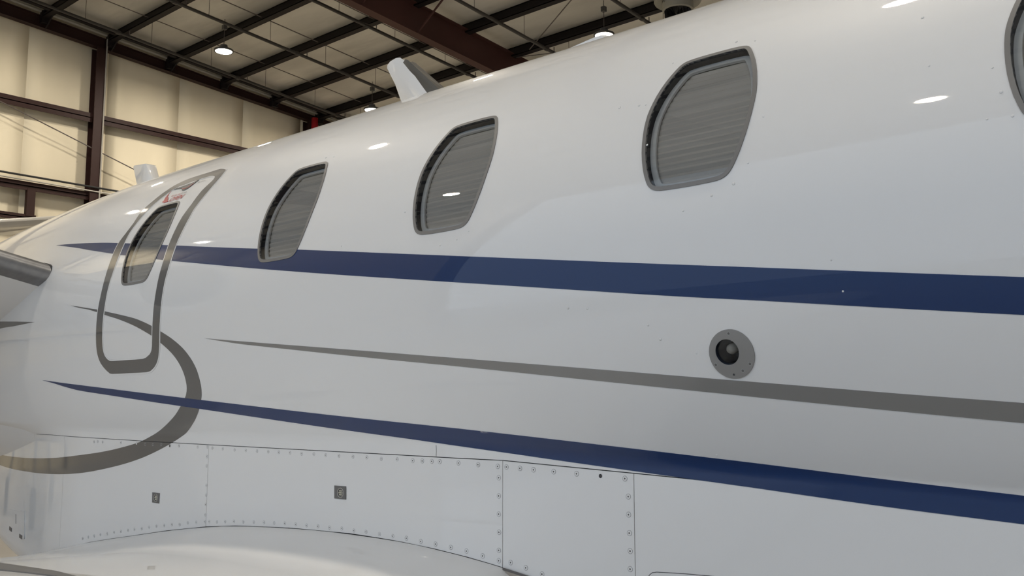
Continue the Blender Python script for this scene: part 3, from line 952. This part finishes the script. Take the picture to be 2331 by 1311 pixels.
# cabin windows
for i in range(5):
    o0, o1, o2 = wloop(i), wloop(i, .0095), wloop(i, .0235)
    fr = patch('cabin_window', o0, 'frame', plane, off=.0022, holes=[o1], dx=.05, ds=.02, skirt=.006)
    band('seal', o1, .001, o1, -.019, 'reveal', fr)
    patch('inner_rim', wloop(i, .006), 'rim', fr, off=-.019, holes=[o2], dx=.05, ds=.02, skirt=.006)
    pitch = .0165
    cs = WX[i][1]
    def pleat(X, s, cs=cs):
        t = ((s - cs) / pitch) % 1.0
        return -.030 + .0042 * (1 - abs(2 * t - 1))
    # pleated shade: rows of facets between the fold lines
    sh = wloop(i, .010)
    arr = np.array(sh)
    rows = np.arange(arr[:, 1].min(), arr[:, 1].max(), pitch / 2)
    k0 = math.ceil((arr[:, 1].min() - cs) / (pitch / 2))
    k1 = math.floor((arr[:, 1].max() - cs) / (pitch / 2))
    vs, fs = [], []
    for k in range(k0, k1 + 1):
        s = cs + k * pitch / 2
        xsx = []
        for a in range(len(sh)):
            p, q = sh[a], sh[(a + 1) % len(sh)]
            if (p[1] - s) * (q[1] - s) <= 0 and p[1] != q[1]:
                xsx.append(p[0] + (q[0] - p[0]) * (s - p[1]) / (q[1] - p[1]))
        vs += [surf(min(xsx), s, pleat(0, s + 1e-6)), surf(max(xsx), s, pleat(0, s + 1e-6))]
    for a in range(len(vs) // 2 - 1):
        fs.append((2 * a, 2 * a + 1, 2 * a + 3, 2 * a + 2))
    mk('shade', vs, fs, 'shade', fr)
    band('back_lining', wloop(i, .006), -.019, wloop(i, .006), -.037, 'reveal', fr)
    patch('backing', wloop(i, .004), 'reveal', fr, off=-.038, dx=.06, ds=.03, skirt=0)
    patch('pane', wloop(i, .0090), 'glass', fr, off=-.0015, dx=.05, ds=.02, skirt=0)

# emergency exit outline, handle, arrow and lettering
exo = cclosed([tuple(p) for p in DATA['ex_out']], 2)
exi = cclosed([tuple(p) for p in DATA['ex_in']], 2)
ex = patch('emergency_exit', exo, 'grey', plane, off=.0020, holes=[exi], dx=.04, ds=.02)
ex['label'] = 'emergency exit outlined by a wide grey band'
patch('white_edging', inset(exo, -.0055), 'white', ex, off=.0015, holes=[inset(exi, .0055)], dx=.04, ds=.02)
patch('handle_recess', cclosed([tuple(p) for p in DATA['handle']], 2), 'grey', ex, off=.0024, dx=.03, ds=.015)
hc = [tuple(p) for p in DATA['handle']]
patch('handle', ribbon([(hc[0][0] + .03, hc[0][1] + .006), (-3.50, .6165), (-3.462, .6215)], .006), 'white', ex, off=.0030, dx=.02, ds=.01)
patch('handle_tip', ribbon([(-3.522, .5905), (-3.49, .5855), (-3.464, .594), (-3.452, .6085)], .004), 'red', ex, off=.0030, dx=.02, ds=.01)
patch('arrow', [tuple(p) for p in DATA['arrow']], 'red', ex, off=.0022, dx=.02, ds=.01)
cu = bpy.data.curves.new('lettering', 'FONT')
cu.body = 'OPEN'
cu.size = 1.0
cu.shear = 0.35
cu.resolution_u = 3
cu.offset = 0.018
co = bpy.data.objects.new('lettering_source', cu)
COL.objects.link(co)
dg = bpy.context.evaluated_depsgraph_get()
tm = co.evaluated_get(dg).to_mesh()
tv = [tuple(v.co) for v in tm.vertices]
tf = [tuple(p.vertices) for p in tm.polygons]
co.evaluated_get(dg).to_mesh_clear()
bpy.data.objects.remove(co)
bpy.data.curves.remove(cu)
tx1 = max(v[0] for v in tv)
ty1 = max(v[1] for v in tv)
vs = [surf(-3.551 + v[0] / tx1 * .110, .5200 + v[1] / ty1 * .0235, .0023) for v in tv]
mk('lettering', vs, tf, 'red', ex)
for key, n, w_ in (('small1', 11, .0032), ('small1b', 7, .0022), ('small2', 9, .0028)):     # lines of lettering too small to read
    (xa, sa), (xb, sb) = DATA[key]
    vs, fs = [], []
    for j in range(n):
        if j in (3, 7):
            continue
        a = xa + (xb - xa) * j / n
        b = a + (xb - xa) / n * .7
        k = len(vs)
        vs += [surf(a, sa, .0022), surf(b, sa, .0022), surf(b, sa + w_ * 1.6, .0022), surf(a, sa + w_ * 1.6, .0022)]
        fs.append((k, k + 1, k + 2, k + 3))
    mk('small_print', vs, fs, 'red' if key == 'small1' else 'grey', ex)

# round inspection light
bz = patch('inspection_light', circle(pc, PORT_R, 40), 'bezel', plane, off=.0025, holes=[circle(ph, .0268, 32)], dx=.03, ds=.015, skirt=.010)
bz['label'] = 'round grey inspection light set in the fuselage side'
band('light_cup', circle(ph, .0268, 32), .002, circle((ph[0], ph[1]), .022, 32), -.050, 'cup', bz)
patch('cup_floor', circle(ph, .023, 24), 'cup', bz, off=-.050, dx=.02, ds=.01, skirt=0)
fm_ = frame_at(ph[0] - .002, ph[1] + .002, -.050)
MB().lathe([(0, .040), (.007, .038), (.0110, .030), (.0110, .018), (.008, .012), (.008, 0)], (0, 0, 0), n=16).build('bulb', 'bulb', bz, smooth=True).matrix_basis = fm_
MB().lathe([(.012, .010), (.014, .008), (.014, 0)], (0, 0, 0), n=16).build('bulb_holder', 'bezel', bz, smooth=True).matrix_basis = fm_
patch('light_lens', circle(ph, .0267, 32), 'glass', bz, off=-.004, dx=.02, ds=.01, skirt=0)
fl = frame_at(*pc)
# screws: one mesh for all (countersink ring, painted head, dark recess)
def screw_mesh(nm, headmat):
    m = MB()
    m.lathe([(.0068, -.0002), (.0068, .0004), (.0056, .0004)], (0, 0, 0), n=12, mi=0)
    m.lathe([(.0056, .0004), (.0052, .0007), (.0022, .0008)], (0, 0, 0), n=12, mi=1)
    m.lathe([(.0022, .0008), (.0018, .0003), (0.00001, .0003)], (0, 0, 0), n=6, mi=2)
    me = bpy.data.meshes.new(nm)
    me.from_pydata(m.v, [], m.f)
    for k in ('screwring', headmat, 'screwdark'):
        me.materials.append(M[k])
    me.polygons.foreach_set('material_index', m.mi)
    me.update()
    return me
SCREW = screw_mesh('screw', 'white')
SCREWP = screw_mesh('painted_screw', 'grey')
SCREWG = screw_mesh('bezel_screw', 'plug')
HOLE = bpy.data.meshes.new('open_hole')
hm = MB().lathe([(.0062, .0005), (.005, .0006), (.004, .0002), (.00001, .0002)], (0, 0, 0), n=10)
HOLE.from_pydata(hm.v, [], hm.f)
HOLE.materials.append(M['joint'])
def inst(me, nm, X, s, parent, off=0.0, sc=1.0):
    o = bpy.data.objects.new(nm, me)
    link(o, parent)
    o.matrix_basis = frame_at(X, s, off) @ Matrix.Scale(sc, 4)
    return o
for p in DATA['port_screws']:
    inst(SCREWG, 'screw', *p, bz, .0025, .55)
inst(HOLE, 'pilot_hole', *DATA['port_dot'], bz, .0025, .4)
for key, pi in (('scr_b', 1), ('scr_c', 2), ('scr_d', 3)):
    for j, p in enumerate(DATA[key]):
        if key == 'scr_d' and j == 5:
            inst(HOLE, 'empty_screw_hole', *p, pn[pi], .0003, .8)
        else:
            ed = key == 'scr_c' and j >= 23 and j < 29
            inst(SCREWP if key == 'scr_b' and -3.63 < p[0] < -3.37 and p[1] > -.52 else SCREW, 'screw', *p, pn[pi], .0008 if p[0] < -3.2 else .0002, 1.0 if key == 'scr_d' or ed or p[0] > -2.1 else .85)
RIV = bpy.data.meshes.new('rivet')
rm = MB().lathe([(.0040, 0), (.0034, .0008), (.002, .0013), (.00001, .0015)], (0, 0, 0), n=12)
RIV.from_pydata(rm.v, [], rm.f)
RIV.materials.append(M['white'])
RIV.polygons.foreach_set('use_smooth', [True] * len(RIV.polygons))
for j, p in enumerate(DATA['rivet']):
    inst(RIV, 'rivet', *p, plane, .0002, .5 + .45 * ((j * 37) % 10) / 10)

# sockets in the fairing side
for i in range(2):
    q = [tuple(p) for p in DATA['sock'][i]]
    cx, cs = DATA['sock_c'][i]
    so = patch('ground_socket', q, 'plug', pn[2 - i], off=.0018, holes=[circle((cx, cs), .0125, 20)], dx=.03, ds=.02)
    so['label'] = 'small dark square socket with a round recess'
    # recess and contacts stay children of the panel, one level below the aeroplane's parts
    band('socket_recess', circle((cx, cs), .0125, 20), .0016, circle((cx, cs), .0115, 20), -.010 + .006, 'reveal', pn[2 - i])
    patch('socket_floor', circle((cx, cs), .0124, 20), 'plug', pn[2 - i], off=.0004, dx=.02, ds=.01, skirt=0)
    for k in range(7):
        a = k * math.pi / 3
        rr = 0 if k == 6 else .0066
        o = MB().lathe([(.0019, 0), (.0019, .0022), (.00001, .003)], (0, 0, 0), n=8).build('contact_pin', 'pin', pn[2 - i], smooth=True)
        o.matrix_basis = frame_at(cx + rr * math.cos(a), cs + rr * math.sin(a), .0004)
    o = MB().lathe([(.0125, .0016), (.0140, .003), (.0150, .0016)], (0, 0, 0), n=24).build('socket_ring', 'wire', pn[2 - i], smooth=True)
    o.matrix_basis = frame_at(cx, cs, .0004)

# small hatch on the tail end of the fairing, its latches; grooves and the bare plate by the wing root
hq = [tuple(p) for p in DATA['hatch']]
patch('access_hatch', hq, 'white', pn[0], off=.0035, dx=.05, ds=.03, skirt=.004)
for p in DATA['hatch_l']:
    patch('latch', [(p[0] - .028, p[1] - .009), (p[0] + .028, p[1] - .009), (p[0] + .028, p[1] + .009), (p[0] - .028, p[1] + .009)], 'screwdark', pn[0], off=.0050)
patch('hatch_slot', ribbon([tuple(p) for p in DATA['hatch_s']], .006), 'joint', pn[0], off=.0042)
for gi, g in enumerate(DATA['groove']):
    patch('panel_groove', ribbon([tuple(p) for p in g], .0015), 'joint', pn[4] if gi == 0 else plane, off=.0003, skirt=0, dx=.05, ds=.02)
pq = [tuple(p) for p in DATA['plate']]
pl = patch('wing_root_plate', [pq[0], pq[1], (-1.56, -.770), (-1.56, -.90), (pq[0][0], -.90)], 'bareplate', plane, off=.0045, dx=.05, ds=.03)
patch('plate_edge', ribbon([pq[0], pq[1], (-1.56, -.770)], .006), 'screwdark', pl, off=.0055, dx=.05, ds=.03)
inst(SCREWG, 'screw', -1.69, -.758, pl, .0045, .7)

# wing on the near side: concave root fillet, then the upper surface running out towards the viewer's side
def rootz(x):
    s = interp(LOWER, x)
    return par(x)[9] - (par(x)[1] - s)
upx = [-4.45, -4.30, -4.1, -3.9, -3.6, -3.3, -3.0, -2.7, -2.4, -2.1, -1.9, -1.78, -1.7041]
upper = crom([(x, rootz(x)) for x in upx], 3)
NU = len(upper)
upper += crom([(-1.7041, rootz(-1.7041)), (-1.64, -.455), (-1.60, -.50), (-1.57, -.56), (-1.585, -.63), (-1.65, -.69)], 3)[1:]
lower = [(-2.0, -.72), (-2.8, -.735), (-3.6, -.72), (-4.2, -.69), (-4.44, -.672)]
STN = [1.8575, 1.83, 1.80, 1.77, 1.74, 1.70, 1.65, 1.55, 1.40, 1.0, .4, -.4, -1.4, -2.4]
loops = []
for y in STN:
    d = 1.8575 - y
    dr = .062 * sm(d / .22)
    lp = []
    for q, (x, z) in enumerate(upper + lower):
        t = (x - TE) / (-1.57 - TE)
        wgt = sm((x - TE) / .9) if q < NU else (.5 if q < len(upper) else 0)
        X = TE + (x - TE) * (1 - .05 * d) - .03 * d
        lp.append((X, y if y < 1.855 else par(x)[8] - .0015, z - dr * wgt + .035 * max(0, d - .2) + HZ))
    loops.append(lp)
wg = MB().loft(loops, caps=True).build('wing', 'white', plane, angle=50)
wg['label'] = 'white wing root sweeping up into the belly fairing'
# dark strip across the wing near the flap
def wtop(X, y):
    d = 1.8575 - y
    x = TE + (X + .03 * d - TE) / (1 - .05 * d)
    return interp([(a, b) for a, b in upper[:NU]], x) - .062 * sm(d / .22) * sm((x - TE) / .9) + .035 * max(0, d - .2)
vs, fs = [], []
pa, pb = [(-4.2, 1.13), (-3.6, 1.125), (-2.95, 1.121), (-2.57, 1.116), (-2.3, 1.11)], [(-4.2, 1.0), (-3.6, 1.01), (-2.72, 1.036), (-2.51, 1.071), (-2.3, 1.105)]
for a, b in zip(pa, pb):
    for h in (.004, -.01):
        vs += [(a[0], a[1], wtop(*a) + h + HZ), (b[0], b[1], wtop(*b) + h + HZ)]
for k in range(4):
    o = 4 * k
    fs += [(o, o + 1, o + 5, o + 4), (o, o + 4, o + 6, o + 2), (o + 1, o + 3, o + 7, o + 5)]
mk('wing_dark_strip', vs, fs, 'othergrey', plane)

# engine pylon with bare metal leading edge, and the engine it carries
root = Vector((-4.335, 1.90, .553))
tip = Vector((-4.47, 1.38, .690))
secU = [(-.000, .0), (-.004, .018), (-.018, .034), (-.045, .045), (-.085, .052)]
secU2 = [(-.085, .052), (-.3, .075), (-.9, .085), (-1.5, .06), (-1.95, .0)]
secL = [(-.004, -.018), (-.018, -.033), (-.045, -.045), (-.085, -.058)]
secL2 = [(-.085, -.058), (-.25, -.125), (-.5, -.205), (-.9, -.25), (-1.5, -.19), (-1.95, 0)]
def pyl(sec, p, k=1.0):
    return [(p.x + a * k, p.y, p.z + b * k + HZ) for a, b in sec]
le = secL[::-1] + secU
py = MB().loft([pyl(secU2 + secL2[::-1][1:], root + (tip - root) * t) for t in (0, .25, .5, .75, 1.0)]).build('engine_pylon', 'white', plane, angle=40)
py['label'] = 'white engine pylon with bare metal leading edge'
dirv = tip - root
stn = [root + dirv * t for t in (.19, .4, .6, .8, 1.0)]
MB().loft([pyl(le, p) for p in stn]).build('leading_edge', 'brushed', py, angle=40)
MB().loft([pyl([(a + .0, b * 1.06) for a, b in le], root + dirv * t) for t in (.165, .195)]).build('leading_edge_seal', 'reveal', py, angle=40)
MB().loft([pyl(le, root + dirv * t) for t in (0, .17)]).build('root_fillet', 'white', py, angle=40)
nc = Vector((-4.55, 1.02, .80 + HZ))
na = MB()
na.lathe([(.255, 0.06), (.25, .02), (.268, -.005), (.295, .0), (.325, .05), (.365, .25), (.385, .6), (.385, 1.2), (.34, 1.8), (.27, 2.2), (.25, 2.2), (.24, 2.1), (.001, 2.05)], nc, (-1, 0, 0), 40)
nac = na.build('engine_nacelle', 'white', plane, smooth=True)
MB().lathe([(.255, .06), (.25, .4), (.001, .42)], nc, (-1, 0, 0), 40).build('intake', 'reveal', nac, smooth=True)

# antennas on the roof of the cabin
def blade_ant(name, prof_, th, matn, parent):
    loops = []
    n = len(prof_)
    cx = sum(p[0] for p in prof_) / n
    for t, k in ((-1, .86), (-.6, 1.0), (.6, 1.0), (1, .86)):
        loops.append([(cx + (x - cx) * k, CY + t * th / 2, z + HZ) for x, z in prof_])
    return MB().loft(loops).build(name, matn, parent, angle=50)
an = blade_ant('blade_antenna', [(-2.90, 1.13), (-2.928, 1.229), (-2.98, 1.33), (-3.034, 1.415), (-3.033, 1.428), (-3.02, 1.437), (-2.98, 1.442), (-2.95, 1.438), (-2.935, 1.428), (-2.885, 1.392), (-2.686, 1.244), (-2.56, 1.13)], .034, 'white', plane)
an['label'] = 'white swept blade antenna with grey leading boot'
blade_ant('leading_boot', [(-2.938, 1.412), (-2.925, 1.421), (-2.905, 1.412), (-2.690, 1.2475), (-2.60, 1.165), (-2.70, 1.165), (-2.762, 1.239), (-2.855, 1.335)], .040, 'boot', an)
MB().lathe([(0, .075), (.05, .065), (.075, .03), (.085, 0)], (-2.85, CY, CZ + R0 - .02 + HZ), n=24).build('antenna_foot', 'white', an, smooth=True).scale = (1, 1, 1)
a2 = blade_ant('short_antenna', [(-5.13, 1.10), (-5.16, 1.23), (-5.225, 1.345), (-5.215, 1.352), (-5.06, 1.341), (-5.05, 1.334), (-4.985, 1.232), (-4.93, 1.10)], .06, 'white', plane)
a2['label'] = 'short white stub antenna above the exit door'
blade_ant('low_antenna', [(-2.25, 1.13), (-2.07, 1.230), (-1.95, 1.241), (-1.90, 1.245), (-1.865, 1.245), (-1.84, 1.20), (-1.82, 1.13)], .10, 'white', plane)

# undercarriage (hidden by the wing from here)
for gx_, gy in ((-3.4, 1.3), (-3.4, 3.9), (2.4, CY)):
    g = MB().tube((gx_, gy, .2), (gx_, gy, .85 if gy != CY else 1.3), .045, 12).build('landing_gear', 'wire', plane)
    MB().lathe([(.05, -.09), (.17, -.09), (.21, -.06), (.22, 0), (.21, .06), (.17, .09), (.05, .09)], (gx_, gy, .22), (0, 1, 0), 28).build('tyre', 'rubber', g, smooth=True)

# ------------------------------------------------------------------ another aeroplane parked behind, only its high wing shows
ob = empty('parked_airplane', (-15.0, 1.2, 0))
tag(ob, 'another airplane parked behind, its pale grey high wing showing at left', 'airplane')
wl = []
for y, z, x0, c in ((-3.2, 2.02, -13.9, 2.1), (1.2, 1.77, -13.85, 2.2), (4.6, 2.40, -13.95, 2.05), (5.95, 2.68, -14.0, 1.95), (6.15, 2.74, -14.1, 1.7)):
    wl.append([(x0 - c * a, y, z + b * c + HZ) for a, b in ((0, .0), (.02, .018), (.12, .035), (.3, .04), (.6, .03), (1, .005), (1, -.005), (.6, -.02), (.3, -.03), (.1, -.03), (.02, -.02))])
MB().loft(wl).build('wing', 'otherwhite', ob, angle=40)
MB().loft([[(x0, y, z - .045 + HZ), (x0 - .05, y, z - .045 + HZ), (x0 - .05, y, z - .015 + HZ), (x0, y, z - .015 + HZ)] for y, z, x0 in ((1.5, 1.85, -15.15), (5.6, 2.62, -15.15))]).build('flap_seam', 'othergrey', ob)
MB().lathe([(.0001, -.06), (.12, -.02), (.25, .15), (.45, .5), (.72, 1.4), (.80, 2.6), (.78, 4.0), (.55, 6.0), (.25, 8.2), (.1, 8.6), (0, 8.6)], (-11.8, 1.2, 1.05 + HZ), (-1, 0, 0), 32).build('fuselage', 'otherwhite', ob, smooth=True)
MB().box((-14.9, .9, 1.75 + HZ), (-13.9, 1.5, 1.95 + HZ)).build('wing_mount', 'otherwhite', ob)
MB().tube((-14.6, 1.8, .7 + HZ), (-14.8, 4.4, 2.38 + HZ), .05, 8).build('wing_strut', 'otherwhite', ob)
MB().tube((-14.6, .6, .7 + HZ), (-14.8, -2.4, 1.98 + HZ), .05, 8).build('wing_strut', 'otherwhite', ob)
for x, y in ((-12.9, 1.2), (-15.2, .2), (-15.2, 2.2)):
    MB().tube((x, y, .25), (x, 1.2 + (y - 1.2) * .4, 1.9), .05, 8).build('gear_leg', 'otherwhite', ob)
    MB().lathe([(.06, -.09), (.2, -.09), (.25, -.05), (.25, .05), (.2, .09), (.06, .09)], (x, y, .25), (0, 1, 0), 24).build('wheel', 'rubber', ob, smooth=True)
MB().box((-16.2, 4.9, 1.92 + HZ), (-15.9, 5.75, 2.33 + HZ)).build('under_wing_box', 'othergrey', ob)  # plain dark grey box below the wing
MB().loft([[(-15.88, 5.12, 2.02 + HZ), (-15.88, 5.5, 2.28 + HZ), (-15.88, 5.10, 2.28 + HZ)], [(-15.92, 5.12, 2.02 + HZ), (-15.92, 5.5, 2.28 + HZ), (-15.92, 5.10, 2.28 + HZ)]]).build('blue_triangle', 'sky_blue', ob)  # pale blue triangle on the face of the box
